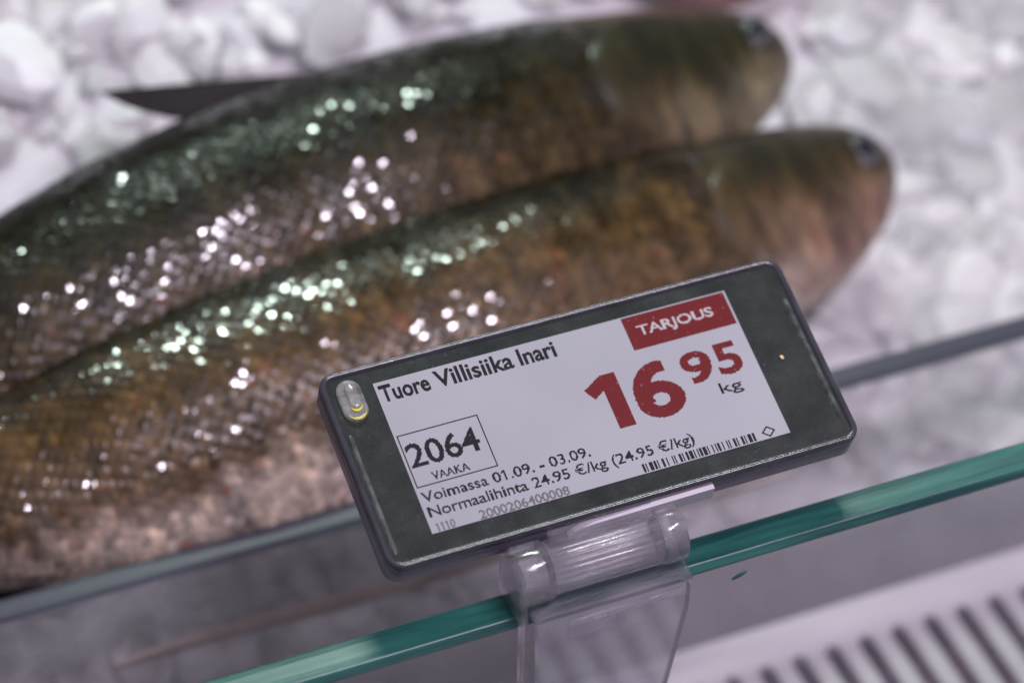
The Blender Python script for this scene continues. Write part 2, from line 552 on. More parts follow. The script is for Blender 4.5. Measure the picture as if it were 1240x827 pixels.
def six(x0, x1, y0, y1, st, flip=False, px=.19):
    """a rounded 6 (or, turned over, a 9): bowl ring plus a curved stem"""
    cells = set()
    Wd, Hd = x1 - x0, y1 - y0
    for i in range(int(x0 / px) - 2, int(x1 / px) + 3):
        for j in range(int(y0 / px) - 2, int(y1 / px) + 3):
            X_, Y_ = (i + .5) * px, (j + .5) * px
            if flip: X_, Y_ = x0 + x1 - X_, y0 + y1 - Y_
            u, w_ = X_ - x0, Y_ - y0
            ry = Hd * .325
            bo = ((u - Wd / 2) / (Wd / 2)) ** 2 + ((w_ - ry) / ry) ** 2
            bi = ((u - Wd / 2) / (Wd / 2 - st)) ** 2 + ((w_ - ry) / (ry - st * .82)) ** 2
            ring = bo <= 1 and bi >= 1
            cx_ = Wd * .66
            so = ((u - cx_) / cx_) ** 2 + ((w_ - Hd * .42) / (Hd * .58)) ** 2
            si = ((u - cx_ - .05 * Wd) / (cx_ - st)) ** 2 + ((w_ - Hd * .42) / (Hd * .58 - st * .80)) ** 2
            stem = so <= 1 and si >= 1 and w_ > Hd * .30 and u < Wd * .80
            if ring or stem: cells.add((i, j))
    return cells_mesh('lettering', cells, px, INKZ, M_RED, disp)
six(9.4, 18.2, -5.7, 5.1, 2.75)
six(19.5, 25.0, -1.2, 5.0, 1.55, True)
lettering('5', 25.9, 30.5, -1.1, 5.1, M_RED, .028, .19, '5')
lettering('kg', 24.4, 28.6, -4.3, -2.3, M_BLACK, .006, .15, 'k')
# scale number box
def frame(x0, x1, y0, y1, w, mat):
    vs = [(x0, y0, INKZ), (x1, y0, INKZ), (x1, y1, INKZ), (x0, y1, INKZ), (x0 + w, y0 + w, INKZ), (x1 - w, y0 + w, INKZ), (x1 - w, y1 - w, INKZ), (x0 + w, y1 - w, INKZ)]
    fs = [(0, 1, 5, 4), (1, 2, 6, 5), (2, 3, 7, 6), (3, 0, 4, 7)]
    return mesh_obj('printed_frame', vs, fs, mat, disp)
frame(-32.5, -17.9, -6.1, 4.15, .2, M_BLACK)
lettering('2064', -32.0, -19.2, -2.5, 2.15, M_BLACK, .016, .17, '0')
lettering('VAAKA', -29.3, -22.6, -5.45, -3.85, M_BLACK, .012, .15)
lettering('Voimassa 01.09. - 03.09.', -32.3, -2.0, -8.95, -7.05, M_BLACK, .012, .15)
lettering('Normaalihinta 24.95 \u20ac/kg (24.95 \u20ac/kg)', -32.2, 16.2, -11.8, -9.85, M_BLACK, .012, .15)
lettering('1110', -31.9, -28.6, -14.6, -13.05, M_GREY, .012, .12)
lettering('2000206400008', -24.2, -8.0, -14.6, -13.0, M_GREY, .012, .12)
# bar code
vs, fs = [], []
x = 5.6
pat = '2112312113221411132112213112112131131211221311132113'
for k, c in enumerate(pat * 2):
    w = int(c) * .224 * .95
    if x + w > 26.8: break
    if k % 2 == 0:
        b = len(vs)
        vs += [(x, -14.55, INKZ), (x + w, -14.55, INKZ), (x + w, -12.95, INKZ), (x, -12.95, INKZ)]
        fs.append((b, b + 1, b + 2, b + 3))
    x += w
tagl(mesh_obj('bar_code', vs, fs, M_BLACK, disp), 'short black bar code')
# diamond outline
cx, cy, a, b, w = 29.3, -13.45, 1.3, 1.1, .26
vs = [(cx + a, cy, INKZ), (cx, cy + b, INKZ), (cx - a, cy, INKZ), (cx, cy - b, INKZ), (cx + a - w * 1.5, cy, INKZ), (cx, cy + b - w * 1.3, INKZ), (cx - a + w * 1.5, cy, INKZ), (cx, cy - b + w * 1.3, INKZ)]
mesh_obj('diamond_mark', vs, [(0, 1, 5, 4), (1, 2, 6, 5), (2, 3, 7, 6), (3, 0, 4, 7)], M_BLACK, disp)

# light pipe, upper left
def pill(x, y0, y1, r, z, n=10):
    pts = []
    for k in range(n + 1):
        a = math.pi * k / n
        pts.append((x + r * math.cos(a), y1 - r + r * math.sin(a), z))
    for k in range(n + 1):
        a = math.pi + math.pi * k / n
        pts.append((x + r * math.cos(a), y0 + r + r * math.sin(a), z))
    return pts
LX = -37.4
v, f = loft([pill(LX, 8.6, 16.6, 2.2, -.1), pill(LX, 8.6, 16.6, 2.2, .25), pill(LX, 8.75, 16.45, 2.05, .55), pill(LX, 9.2, 16.0, 1.6, .72)], True, True)
pipe = mesh_obj('light_pipe', v, f, M_PIPE, tg, True)
# its inner lamp well, clear core and yellow foot
v, f = loft([pill(LX + .25, 10.7, 15.6, 1.0, .74), pill(LX + .25, 10.7, 15.6, 1.0, .95), pill(LX + .25, 11.0, 15.3, .7, 1.15)], True, True)
mesh_obj('core', v, f, M_PIPE, pipe, True)
def crescent(name, x, y, r0, r1, z, mat, parent):
    vs, fs = [], []
    for k in range(15):
        a = math.radians(200 + 140 * k / 14)
        t = math.sin(math.pi * k / 14)
        ro = r0 + (r1 - r0) * t
        vs += [(x + r0 * math.cos(a), y + r0 * math.sin(a), z), (x + ro * math.cos(a), y + ro * math.sin(a), z), (x + r0 * math.cos(a), y + r0 * math.sin(a), z + .12), (x + ro * math.cos(a), y + ro * math.sin(a), z + .12)]
        if k:
            p = (k - 1) * 4; q = k * 4
            fs += [(p + 2, p + 3, q + 3, q + 2), (p, q, q + 1, p + 1), (p + 1, q + 1, q + 3, p + 3), (p, p + 2, q + 2, q)]
    return mesh_obj(name, vs, fs, mat, parent)
crescent('yellow_foot', LX + .2, 11.6, 1.05, 1.5, .80, M_YELLOW, pipe)
crescent('yellow_foot', LX, 10.75, 1.75, 2.1, .62, M_YELLOW, pipe)
# clear bars along both short sides, added for the window edges' pale green reflections
for xa, xb, ya, yb in ((HX0 + 1.5, HX0 + 2.5, -16.6, 6.6), (HX1 - 2.6, HX1 - 1.6, -14.6, 10.2)):
    rings = []
    for yy, sc_ in ((ya, .3), (ya + .6, 1), (yb - .6, 1), (yb, .3)):
        c = (xa + xb) / 2; hw_ = (xb - xa) / 2 * sc_
        rings.append([(c - hw_, yy, -.1), (c + hw_, yy, -.1), (c + hw_ * .75, yy, .22 * sc_), (c - hw_ * .5, yy, .34 * sc_)])
    v, f = loft(rings)
    mesh_obj('window_reflection_bar', v, f, M_REFLECT, tg)
# crumb stuck on the bezel
bm = bmesh.new(); bmesh.ops.create_icosphere(bm, subdivisions=1, radius=.38)
for vv_ in bm.verts: vv_.co = Vector((37.5 + vv_.co.x * rng.uniform(.7, 1.3), -.7 + vv_.co.y * rng.uniform(.7, 1.5), .1 + vv_.co.z * .6))
bm_obj('crumb', bm, M_SPECK, tg)
# white tongue on the lower side, above the clip
tp = [(-9.9, -5.2), (-10.0, -4.2), (-9.2, -3.0), (-7.6, -2.2), (-5.5, -1.9), (16.6, -1.5), (16.9, -5.2)]
v, f = loft([[(x, HY0 - .9, z) for x, z in tp], [(x, HY0 + .3, z) for x, z in tp]])
mesh_obj('tongue', v, f, M_TAB, tg)

# ------------------------------------------------------------------ clear clip
cl = empty('tag_clip')
tag(cl, 'clear plastic hinge clip gripping the glass edge under the price tag', 'clip')
BX, BY, BZ = -6.7, -20.6, -13.5
def barrel(name, x0, x1, r, mat, ribs=0, depth=0.0, bev=.5, n=96, hollow=None):
    rings = []
    def ring(x, rr):
        out = []
        for k in range(n):
            a = 2 * math.pi * k / n
            q = rr - (depth * (.5 + .5 * math.cos(ribs * a)) if ribs else 0)
            out.append((x, BY + q * math.cos(a), BZ + Z0 + q * math.sin(a)))
        return out
    seq = [(x0, r - bev), (x0 + bev * .3, r - bev * .3), (x0 + bev, r), (x1 - bev, r), (x1 - bev * .3, r - bev * .3), (x1, r - bev)]
    if hollow:
        seq = [(x1 - 1, hollow), (x0, hollow)] + seq
    rings = [ring(x, q) for x, q in seq]
    v, f = loft(rings, True, True)
    return mesh_obj(name, v, f, mat, cl, True)
barrel('barrel', -15.0, 5.2, 4.6, M_CLEAR, 26, .35)
barrel('knuckle', -20.9, -15.1, 5.2, M_CLEAR, hollow=3.6, bev=.4)
barrel('knuckle', 5.3, 9.4, 4.95, M_CLEAR, bev=.45)
# link from barrel to the tongue
v, f = loft([[(-14, BY + 1.0, BZ + 3.6 + Z0), (5, BY + 1.0, BZ + 3.6 + Z0), (5, BY + 4.2, BZ + 2.0 + Z0), (-14, BY + 4.2, BZ + 2.0 + Z0)],
             [(-14, BY + 3.0, BZ + 6.5 + Z0), (5, BY + 3.0, BZ + 6.5 + Z0), (5, BY + 6.0, BZ + 5.5 + Z0), (-14, BY + 6.0, BZ + 5.5 + Z0)]])
mesh_obj('link', v, f, M_CLEAR, cl)
# saddle on the glass edge: top web and rear jaw
bm = bmesh.new(); add_box(bm, -19.6, 9.6, GY0 - 2.2, GY1 + 2.0, GT + .12 + Z0, GT + 1.5 + Z0, .4, 2)
bm_obj('saddle', bm, M_CLEAR2, cl, False)
bm = bmesh.new(); add_box(bm, -19.6, 9.6, GY1 + .15, GY1 + 2.0, GT - 9 + Z0, GT + .1 + Z0, .4, 2)
bm_obj('rear_jaw', bm, M_CLEAR2, cl, False)
# hanging front plate with rounded shoulders, tapering downwards
FY = GY0 - 2.1
pts = []
def arc(cx, cz, r, a0, a1, n=8):
    for k in range(n + 1):
        a = math.radians(a0 + (a1 - a0) * k / n)
        pts.append((cx + r * math.cos(a), cz + r * math.sin(a)))
top = GT + 1.2
arc(6.2, top - 3.0, 3.0, 90, 0)
pts += [(9.2, top - 8), (6.8, top - 24), (5.2, top - 34), (4.6, top - 40), (-17.4, top - 40), (-18.0, top - 30), (-18.6, top - 10)]
arc(-17.2, top - 1.6, 1.6, 180, 90)
v, f = loft([[(x, FY, z + Z0) for x, z in pts], [(x, FY + 1.7, z + Z0) for x, z in pts]])
mesh_obj('front_plate', v, f, M_CLEAR2, cl)
# ribs across the top of the plate and the angled side cheek
for x0, x1, y0, z0, z1 in ((-13.6, 7.6, FY - .75, top - 3.2, top - 1.9), (-13.6, -4.6, FY - .6, top - 6.6, top - 3.6)):
    bm = bmesh.new(); add_box(bm, x0, x1, y0, FY - .02, z0 + Z0, z1 + Z0, .2, 2)
    bm_obj('rib', bm, M_CLEAR, cl)
pr = [(BY + 4.6, BZ + 1.5), (BY, BZ + 5.2), (BY - 4.2, BZ + 3.6), (BY - 5.4, BZ - 1), (FY - .3, GT - 4), (FY - .1, GT - 15), (FY + 1.7, GT - 15), (FY + 1.7, GT + .2), (BY + 4.2, GT + .2)]
v, f = loft([[(-21.8, y, z + Z0) for y, z in pr], [(-20.6, y, z + Z0) for y, z in pr]])
mesh_obj('cheek', v, f, M_CLEAR2, cl)

# ------------------------------------------------------------------ fish
PROF = np.array([  # s, dorsal, ventral, half width (mm, for a 215 mm body)
    (0.000, 2.0, 3.0, 3.2), (.005, 5.2, 5.8, 5.4), (.014, 8.2, 9.0, 7.2), (.032, 11.6, 13.0, 9.2), (.06, 14.6, 17.0, 11.2),
    (.10, 17.6, 21.0, 13.6), (.15, 19.8, 23.6, 15.8), (.21, 23.2, 27.0, 18.2), (.30, 26.4, 30.0, 20.4), (.40, 28.6, 31.8, 21.4),
    (.50, 29.2, 32.2, 21.4), (.60, 28.2, 31.0, 20.4), (.70, 24.6, 26.6, 17.4), (.80, 18.0, 18.6, 12.2), (.88, 12.0, 11.8, 7.2),
    (.94, 10.0, 9.8, 4.6), (1.0, 11.0, 11.0, 2.4)])
SL = 275.0
def fish_surface(arch, sway, fat, belly=1.0):
    def prof(s):
        return [np.interp(s, PROF[:, 0], PROF[:, c]) for c in (1, 2, 3)]
    # smooth table
    ss = np.linspace(0, 1, 401)
    tab = np.array([[np.interp(q ** 1.0, PROF[:, 0], PROF[:, c]) for c in (1, 2, 3)] for q in ss])
    k = np.hanning(17); k /= k.sum()
    for c in range(3):
        sm = np.convolve(np.pad(tab[:, c], 8, mode='edge'), k, 'valid')
        wgt = np.clip((ss - .05) / .06, 0, 1)
        tab[:, c] = tab[:, c] * (1 - wgt) + sm * wgt
    tab *= fat
    tab[:, 1] *= 1 + (belly - 1) * np.clip((ss - .1) / .15, 0, 1)
    def P(s, phi, off=0.0):
        i = min(1, max(0, s)) * 400
        a = int(min(399, i)); t = i - a
        d, v, w = tab[a] * (1 - t) + tab[a + 1] * t
        c, sn = math.cos(phi), math.sin(phi)
        y = (d if c > 0 else v) * math.copysign(abs(c) ** .92, c)
        z = w * math.copysign(abs(sn) ** .86, sn)
        l = math.hypot(y / max(1, (d if c > 0 else v)) ** 1, z / max(1, w)) or 1
        nx, ny = c / max(1, (d if c > 0 else v)), sn / max(1, w)
        nl = math.hypot(nx, ny) or 1
        y += off * nx / nl; z += off * ny / nl
        y += arch * (1 - (2 * s - 1) ** 2) ; z += sway * (s - .5) ** 2 * 4 - sway
        return Vector((-s * SL, y, z))
    return P

def fish_skin(name, dark, mid, low, belly, cheek, scale_boost):
    m, nt, out = new_mat(name)
    p = principled(nt, out, mid, .34, 0, .3)
    tc = N(nt, 'ShaderNodeTexCoord')
    sx = N(nt, 'ShaderNodeSeparateXYZ'); L(nt, tc.outputs['Object'], sx.inputs[0])
    n = noise_tex(nt, 55, 4, .6, stretch=(1.7, .7, 1))
    ad = N(nt, 'ShaderNodeMath', operation='MULTIPLY_ADD'); L(nt, n.outputs['Fac'], ad.inputs[0]); ad.inputs[1].default_value = .022
    L(nt, sx.outputs['Y'], ad.inputs[2])
    mr = N(nt, 'ShaderNodeMapRange'); mr.inputs['From Min'].default_value = -.012; mr.inputs['From Max'].default_value = .042
    L(nt, ad.outputs[0], mr.inputs['Value'])
    r = ramp(nt, mr.outputs[0], [(0, belly), (.16, low), (.46, mid), (.72, dark), (.92, tuple(c * .6 for c in dark))])
    # head tone
    hr = N(nt, 'ShaderNodeMapRange'); hr.inputs['From Min'].default_value = -.050; hr.inputs['From Max'].default_value = -.018
    L(nt, sx.outputs['X'], hr.inputs['Value'])
    lowm = N(nt, 'ShaderNodeMapRange'); lowm.inputs['From Min'].default_value = .012; lowm.inputs['From Max'].default_value = -.004
    L(nt, ad.outputs[0], lowm.inputs['Value'])
    hm = N(nt, 'ShaderNodeMath', operation='MULTIPLY'); L(nt, hr.outputs[0], hm.inputs[0]); L(nt, lowm.outputs[0], hm.inputs[1])
    mx = N(nt, 'ShaderNodeMix', data_type='RGBA'); L(nt, hm.outputs[0], mx.inputs['Factor']); L(nt, r.outputs[0], mx.inputs['A'])
    mx.inputs['B'].default_value = (*cheek, 1)
    hd = N(nt, 'ShaderNodeMapRange'); hd.inputs['From Min'].default_value = -.060; hd.inputs['From Max'].default_value = -.040
    L(nt, sx.outputs['X'], hd.inputs['Value'])
    up = N(nt, 'ShaderNodeMapRange'); up.inputs['From Min'].default_value = .002; up.inputs['From Max'].default_value = .016
    L(nt, ad.outputs[0], up.inputs['Value'])
    hu = N(nt, 'ShaderNodeMath', operation='MULTIPLY'); L(nt, hd.outputs[0], hu.inputs[0]); L(nt, up.outputs[0], hu.inputs[1])
    mh = N(nt, 'ShaderNodeMix', data_type='RGBA'); L(nt, hu.outputs[0], mh.inputs['Factor']); L(nt, mx.outputs['Result'], mh.inputs['A'])
    mh.inputs['B'].default_value = tuple(c * 1.6 for c in dark) + (1,)
    mx = mh
    # blotches
    n2 = noise_tex(nt, 190, 3, .6, stretch=(1.6, .6, 1))
    r2 = ramp(nt, n2.outputs['Fac'], [(.30, (.58, .58, .58)), (.70, (1.42, 1.36, 1.3))])
    ml = N(nt, 'ShaderNodeMix', data_type='RGBA', blend_type='MULTIPLY'); ml.inputs['Factor'].default_value = 1
    L(nt, mx.outputs['Result'], ml.inputs['A']); L(nt, r2.outputs[0], ml.inputs['B'])
    n5 = noise_tex(nt, 75, 3, .6, stretch=(2.2, .35, 1))
    r5 = ramp(nt, n5.outputs['Fac'], [(.34, (.6, .6, .62)), (.5, (1, 1, 1)), (.66, (1.35, 1.3, 1.2))])
    m5 = N(nt, 'ShaderNodeMix', data_type='RGBA', blend_type='MULTIPLY'); m5.inputs['Factor'].default_value = 1
    L(nt, ml.outputs['Result'], m5.inputs['A']); L(nt, r5.outputs[0], m5.inputs['B'])
    n6 = noise_tex(nt, 130, 2, .5, stretch=(1, 1, 1))
    r6 = ramp(nt, n6.outputs['Fac'], [(.66, (0, 0, 0)), (.74, (.8, .8, .8))])
    lm = ramp(nt, mr.outputs[0], [(0, (.9,) * 3), (.45, (.35,) * 3), (.6, (0,) * 3)])
    q6 = N(nt, 'ShaderNodeMath', operation='MULTIPLY'); L(nt, r6.outputs[0], q6.inputs[0]); L(nt, lm.outputs[0], q6.inputs[1])
    m6 = N(nt, 'ShaderNodeMix', data_type='RGBA'); L(nt, q6.outputs[0], m6.inputs['Factor']); L(nt, m5.outputs['Result'], m6.inputs['A'])
    m6.inputs['B'].default_value = (.30, .075, .045, 1)
    last = m6.outputs['Result']
    if scale_boost:
        g = N(nt, 'ShaderNodeNewGeometry')
        r3 = ramp(nt, g.outputs['Random Per Island'], [(0, (.6, .58, .55)), (.5, (1, .97, .93)), (.85, (1.3, 1.2, 1.1)), (1, (1.9, 1.8, 1.75))])
        m3 = N(nt, 'ShaderNodeMix', data_type='RGBA', blend_type='MULTIPLY'); m3.inputs['Factor'].default_value = 1
        L(nt, last, m3.inputs['A']); L(nt, r3.outputs[0], m3.inputs['B'])
        last = m3.outputs['Result']
        mu = N(nt, 'ShaderNodeMath', operation='MULTIPLY'); L(nt, g.outputs['Random Per Island'], mu.inputs[0]); mu.inputs[1].default_value = 37.31
        fr_ = N(nt, 'ShaderNodeMath', operation='FRACT'); L(nt, mu.outputs[0], fr_.inputs[0])
        rr = ramp(nt, fr_.outputs[0], [(.42, (.45,) * 3), (.46, (.26,) * 3)])
        L(nt, rr.outputs[0], p.inputs['Roughness'])
        p.inputs['Specular IOR Level'].default_value = .18
        n7 = noise_tex(nt, 62, 2, .5, stretch=(.8, 1, 1))
        r7 = ramp(nt, n7.outputs['Fac'], [(.46, (0, 0, 0)), (.56, (1, 1, 1))])
        cr = ramp(nt, fr_.outputs[0], [(.26, (.08,) * 3), (.32, (.5,) * 3), (.95, (1,) * 3)])
        q7 = N(nt, 'ShaderNodeMath', operation='MULTIPLY'); L(nt, cr.outputs[0], q7.inputs[0]); L(nt, r7.outputs[0], q7.inputs[1])
        L(nt, q7.outputs[0], p.inputs['Coat Weight'])
        p.inputs['Coat Roughness'].default_value = .075
        p.inputs['Coat IOR'].default_value = 1.95
    else:
        p.inputs['Coat Weight'].default_value = .15
        p.inputs['Coat Roughness'].default_value = .15
    L(nt, last, p.inputs['Base Color'])
    return m

def fin_mesh(name, base, tips, mat, parent, th=.5, ridge=.14):
    """a fin: rays run from base points to tip points, alternate rays stand proud"""
    n = len(base)
    steps = 6
    vs, fs = [], []
    for side in (1, -1):
        for i in range(n):
            for k in range(steps + 1):
                t = k / steps
                p = base[i].lerp(tips[i], t)
                h = (th * (1 - .75 * t) + (ridge if i % 2 else 0) * (1 - .6 * t)) * side
                vs.append((p.x, p.y, p.z + h))
    st = n * (steps + 1)
    for side in range(2):
        for i in range(n - 1):
            for k in range(steps):
                a = side * st + i * (steps + 1) + k
                q = (a, a + steps + 1, a + steps + 2, a + 1)
                fs.append(q if side == 0 else q[::-1])
    border = [i * (steps + 1) + steps for i in range(n)]
    for i in range(n - 1):
        a, b = border[i], border[i + 1]
        fs.append((a, b, b + st, a + st))
    for k in range(steps):
        for i, fl in ((0, 0), (n - 1, 1)):
            a = i * (steps + 1) + k
            q = (a, a + 1, a + 1 + st, a + st)
            fs.append(q if fl == 0 else q[::-1])
    return mesh_obj(name, vs, fs, mat, parent)

def build_fish(name, snout, xdir, flank, label, cols, arch, sway, fat, seed, belly=1.0, fin_lift=3.0):
    R = random.Random(seed)
    x = Vector(xdir).normalized()
    z = Vector(flank); z = (z - x * z.dot(x)).normalized()
    y = z.cross(x)
    mt = Matrix.Identity(4)
    for i, c in enumerate((x, y, z)):
        for k in range(3): mt[k][i] = c[k]
    mt.translation = W(*snout)
    root = empty(name, mt)
    tag(root, label, 'fish', 'whole fish laid out on the ice')
    P = fish_surface(arch, sway, fat, belly)
    skin = fish_skin(name + '_skin', *cols, False)
    scm = fish_skin(name + '_scale_skin', *cols, True)
    finm = simple(name + '_fin_membrane', (.010, .007, .008), .4, 0, .12, .4, 150)
    # body
    ns, nph = 90, 56
    rings = []
    for i in range(ns + 1):
        s = (i / ns) ** 1.35
        rings.append([tuple(P(s, 2 * math.pi * k / nph)) for k in range(nph)])
    v, f = loft(rings)
    mesh_obj('body', v, f, skin, root, True)
    # scales, one mesh: each a small shield with its rear edge lifted and its own slight tilt
    vs, fs = [], []
    s = .195; row = 0
    while s < .985:
        d = P(s, 0) - P(s, math.pi)
        per = 2.5 * d.length * .92
        cnt = max(14, int(per / 2.0))
        for k in range(cnt):
            phi = 2 * math.pi * (k + .5 * (row % 2)) / cnt + R.uniform(-.012, .012)
            c = P(s, phi, .12)
            dt = (P(s + .004, phi, .12) - P(s - .004, phi, .12)).normalized()     # towards the tail
            dp = (P(s, phi + .02, .12) - P(s, phi - .02, .12)).normalized()
            nn = dp.cross(dt)
            cen = P(s, 0).lerp(P(s, math.pi), .5)
            if nn.dot(c - cen) < 0: nn = -nn
            ta, tb = R.gauss(.05, .040), R.gauss(0, .042)
            u = (dt + nn * ta).normalized()
            w = (dp + nn * tb).normalized()
            hw = 1.25 * R.uniform(.9, 1.1); hl = 1.45 * R.uniform(.9, 1.1)
            b = len(vs)
            for au, aw, up in ((-.9, 0, -.1), (-.55, .85, -.08), (.25, .95, -.02), (.85, .5, -.02), (1.0, 0, .0), (.85, -.5, -.02), (.25, -.95, -.02), (-.55, -.85, -.08)):
                q = c + u * (au * hl) + w * (aw * hw) + nn * up
                vs.append(tuple(q))
            vs.append(tuple(c + nn * .10))
            for e in range(8): fs.append((b + 8, b + e, b + (e + 1) % 8))
        s += 1.65 / SL; row += 1
    so = mesh_obj('scales', vs, fs, scm, root, False)
    so['kind'] = 'stuff'
    # gill covers
    for sg in (1, -1):
        vs, fs = [], []
        nu, nv = 12, 14
        for i in range(nu + 1):
            for j in range(nv + 1):
                t = j / nv
                ph = math.radians(48 + 92 * t)
                s0 = .098 + .02 * abs(t - .5)
                s1 = .152 + .052 * math.sin(math.pi * min(1, t * 1.05)) ** .7
                q = i / nu
                off = .1 + .75 * math.sin(math.pi * min(1, q * .62 + .1)) * (1 if q < 1 else .2)
                pnt = P(s0 + (s1 - s0) * q, sg * ph, off)
                vs.append(tuple(pnt))
        for i in range(nu):
            for j in range(nv):
                a = i * (nv + 1) + j
                fs.append((a, a + nv + 1, a + nv + 2, a + 1))
        mesh_obj('gill_cover', vs, fs, skin, root, True)
        # eye
        c = P(.036, sg * math.radians(76), .1)
        nrm = (P(.036, sg * math.radians(76), 2) - P(.036, sg * math.radians(76), 0)).normalized()
        rot = nrm.to_track_quat('Z', 'Y').to_matrix()
        def dome(r, h, up):
            vv, ff = [], []
            nr, na = 6, 24
            for a in range(nr):
                t = (a / nr) * math.pi / 2
                for k in range(na):
                    an = 2 * math.pi * k / na
                    vv.append(tuple(c + rot @ Vector((r * math.cos(t) * math.cos(an), r * math.cos(t) * math.sin(an), up + h * math.sin(t)))))
            vv.append(tuple(c + rot @ Vector((0, 0, up + h))))
            for a in range(nr - 1):
                for k in range(na):
                    q = a * na + k; q2 = a * na + (k + 1) % na
                    ff.append((q, q2, q2 + na, q + na))
            for k in range(na): ff.append(((nr - 1) * na + k, (nr - 1) * na + (k + 1) % na, nr * na))
            return vv, ff
        vv, ff = dome(4.4, .9, -.2)
        ey = mesh_obj('eye', vv, ff, M_EYE, root, True)
        vv, ff = dome(2.6, .5, .38)
        mesh_obj('pupil', vv, ff, M_PUPIL, ey, True)
        # jaw plate
        vs, fs = [], []
        for i in range(9):
            t = i / 8
            sa = .012 + .045 * t
            for ph, of in ((96, .1), (100, .75), (112, .75), (117, .1)):
                vs.append(tuple(P(sa, sg * math.radians(ph + 4 * t), of * math.sin(math.pi * (.15 + .7 * t)))))
            if i:
                for k in range(3): fs.append(((i - 1) * 4 + k, i * 4 + k, i * 4 + k + 1, (i - 1) * 4 + k + 1))
        mesh_obj('jaw_plate', vs, fs, skin, root, True)
    # mouth slit
    vs, fs = [], []
    for i in range(13):
        ph = math.radians(-80 + 160 * i / 12) + math.pi / 2
        sa = .008 + .028 * abs(i / 6 - 1) ** 1.5
        a = math.radians(92 + 8 * abs(i / 6 - 1))
        aa = a if i < 6 else 2 * math.pi - a
        if i == 6: aa = math.pi; sa = .002
        vs += [tuple(P(sa, aa, .35)), tuple(P(sa + .006, aa, .35))]
        if i: fs.append((i * 2 - 2, i * 2 - 1, i * 2 + 1, i * 2))
    mesh_obj('mouth', vs, fs, M_MOUTH, root)
    # dorsal fin, folded back
    nb = 12
    base = [P(.345 + .115 * i / (nb - 1), 0, -1.2) for i in range(nb)]
    tips = []
    for i in range(nb):
        t = i / (nb - 1)
        b = base[i]
        ln = 56 * (1 - t) ** .9 + 3
        ang = math.radians(16 - 10 * t)
        tips.append(b + Vector((-ln * math.cos(ang), ln * math.sin(ang) - 1.0 * t, fin_lift * (1 - .5 * t))))
    if fin_lift > 5:                # folded flat along the back instead of standing off it
        base = [P(.33 + .115 * i / (nb - 1), .10, .2) for i in range(nb)]
        tips = [P(.33 + .115 * i / (nb - 1) + (.20 * (1 - i / (nb - 1)) ** .9 + .012), .06 + .10 * i / (nb - 1), 5.5 * (1 - i / (nb - 1)) + .8) for i in range(nb)]
    fin_mesh('dorsal_fin', base, tips, finm, root)
    base = [P(.50 + .05 * i / 7, math.radians(200), -1) for i in range(8)]
    tips = [b + Vector((-24 + 1.6 * i, 1.5 + .2 * i, -4)) for i, b in enumerate(base)]
    fin_mesh('pelvic_fin', base, tips, finm, root)
    base = [P(.71 + .10 * i / 8, math.radians(205), -1) for i in range(9)]
    tips = [b + Vector((-16 + .8 * i, -3 + .2 * i, -2)) for i, b in enumerate(base)]
    fin_mesh('anal_fin', base, tips, finm, root)
    base = [P(.80 + .02 * i / 4, 0, -.6) for i in range(5)]
    tips = [b + Vector((-9 + i, 3.2 - .4 * i, 0)) for i, b in enumerate(base)]
    fin_mesh('adipose_fin', base, tips, finm, root)
    for sg in (1, -1):
        base = [P(.205 + .004 * i, sg * math.radians(138 - 2.2 * i), .4) for i in range(7)]
        tips = [b + Vector((-30 + 1.6 * i, -5.5 + 1.3 * i, sg * (.2 if sg > 0 else 1))) for i, b in enumerate(base)]
        fin_mesh('pectoral_fin', base, tips, finm, root, .35, .25)
    base, tips = [], []
    for i in range(17):
        t = i / 16
        b = P(.985, 0).lerp(P(.985, math.pi), t)
        base.append(b)
        q = abs(t - .5) * 2
        tips.append(b + Vector((-(22 + 26 * q ** 1.3), (0.5 - t) * 62, 0)))
    fin_mesh('tail_fin', base, tips, finm, root, .9, .3)
    return root, mt, P

FISH = []
#          dark back           mid                low                belly              cheek
COL_A = ((.009, .009, .003), (.036, .026, .009), (.084, .058, .034), (.22, .18, .17), (.26, .23, .16))
COL_B = ((.013, .011, .005), (.070, .044, .016), (.105, .070, .044), (.46, .40, .37), (.26, .16, .125))
NB = Vector((0, -.5, .866))
FISH.append(build_fish('whitefish', (112.8, 141.2, -53.8), (1.015, .192, .041), (-.05, -.54, .84),
    'dark olive whole fish farther up the ice, overlapped by the other fish', COL_A, 6.8, -5.0, .98, 3))
FISH.append(build_fish('whitefish', (124.5, 109.8, -66.5), (1.01, .127, -.002), (-.05, -.55, .83),
    'golden brown whole fish lying along the riser behind the price tag', COL_B, -6.5, -5.0, 1.03, 7, .86, 26.0))

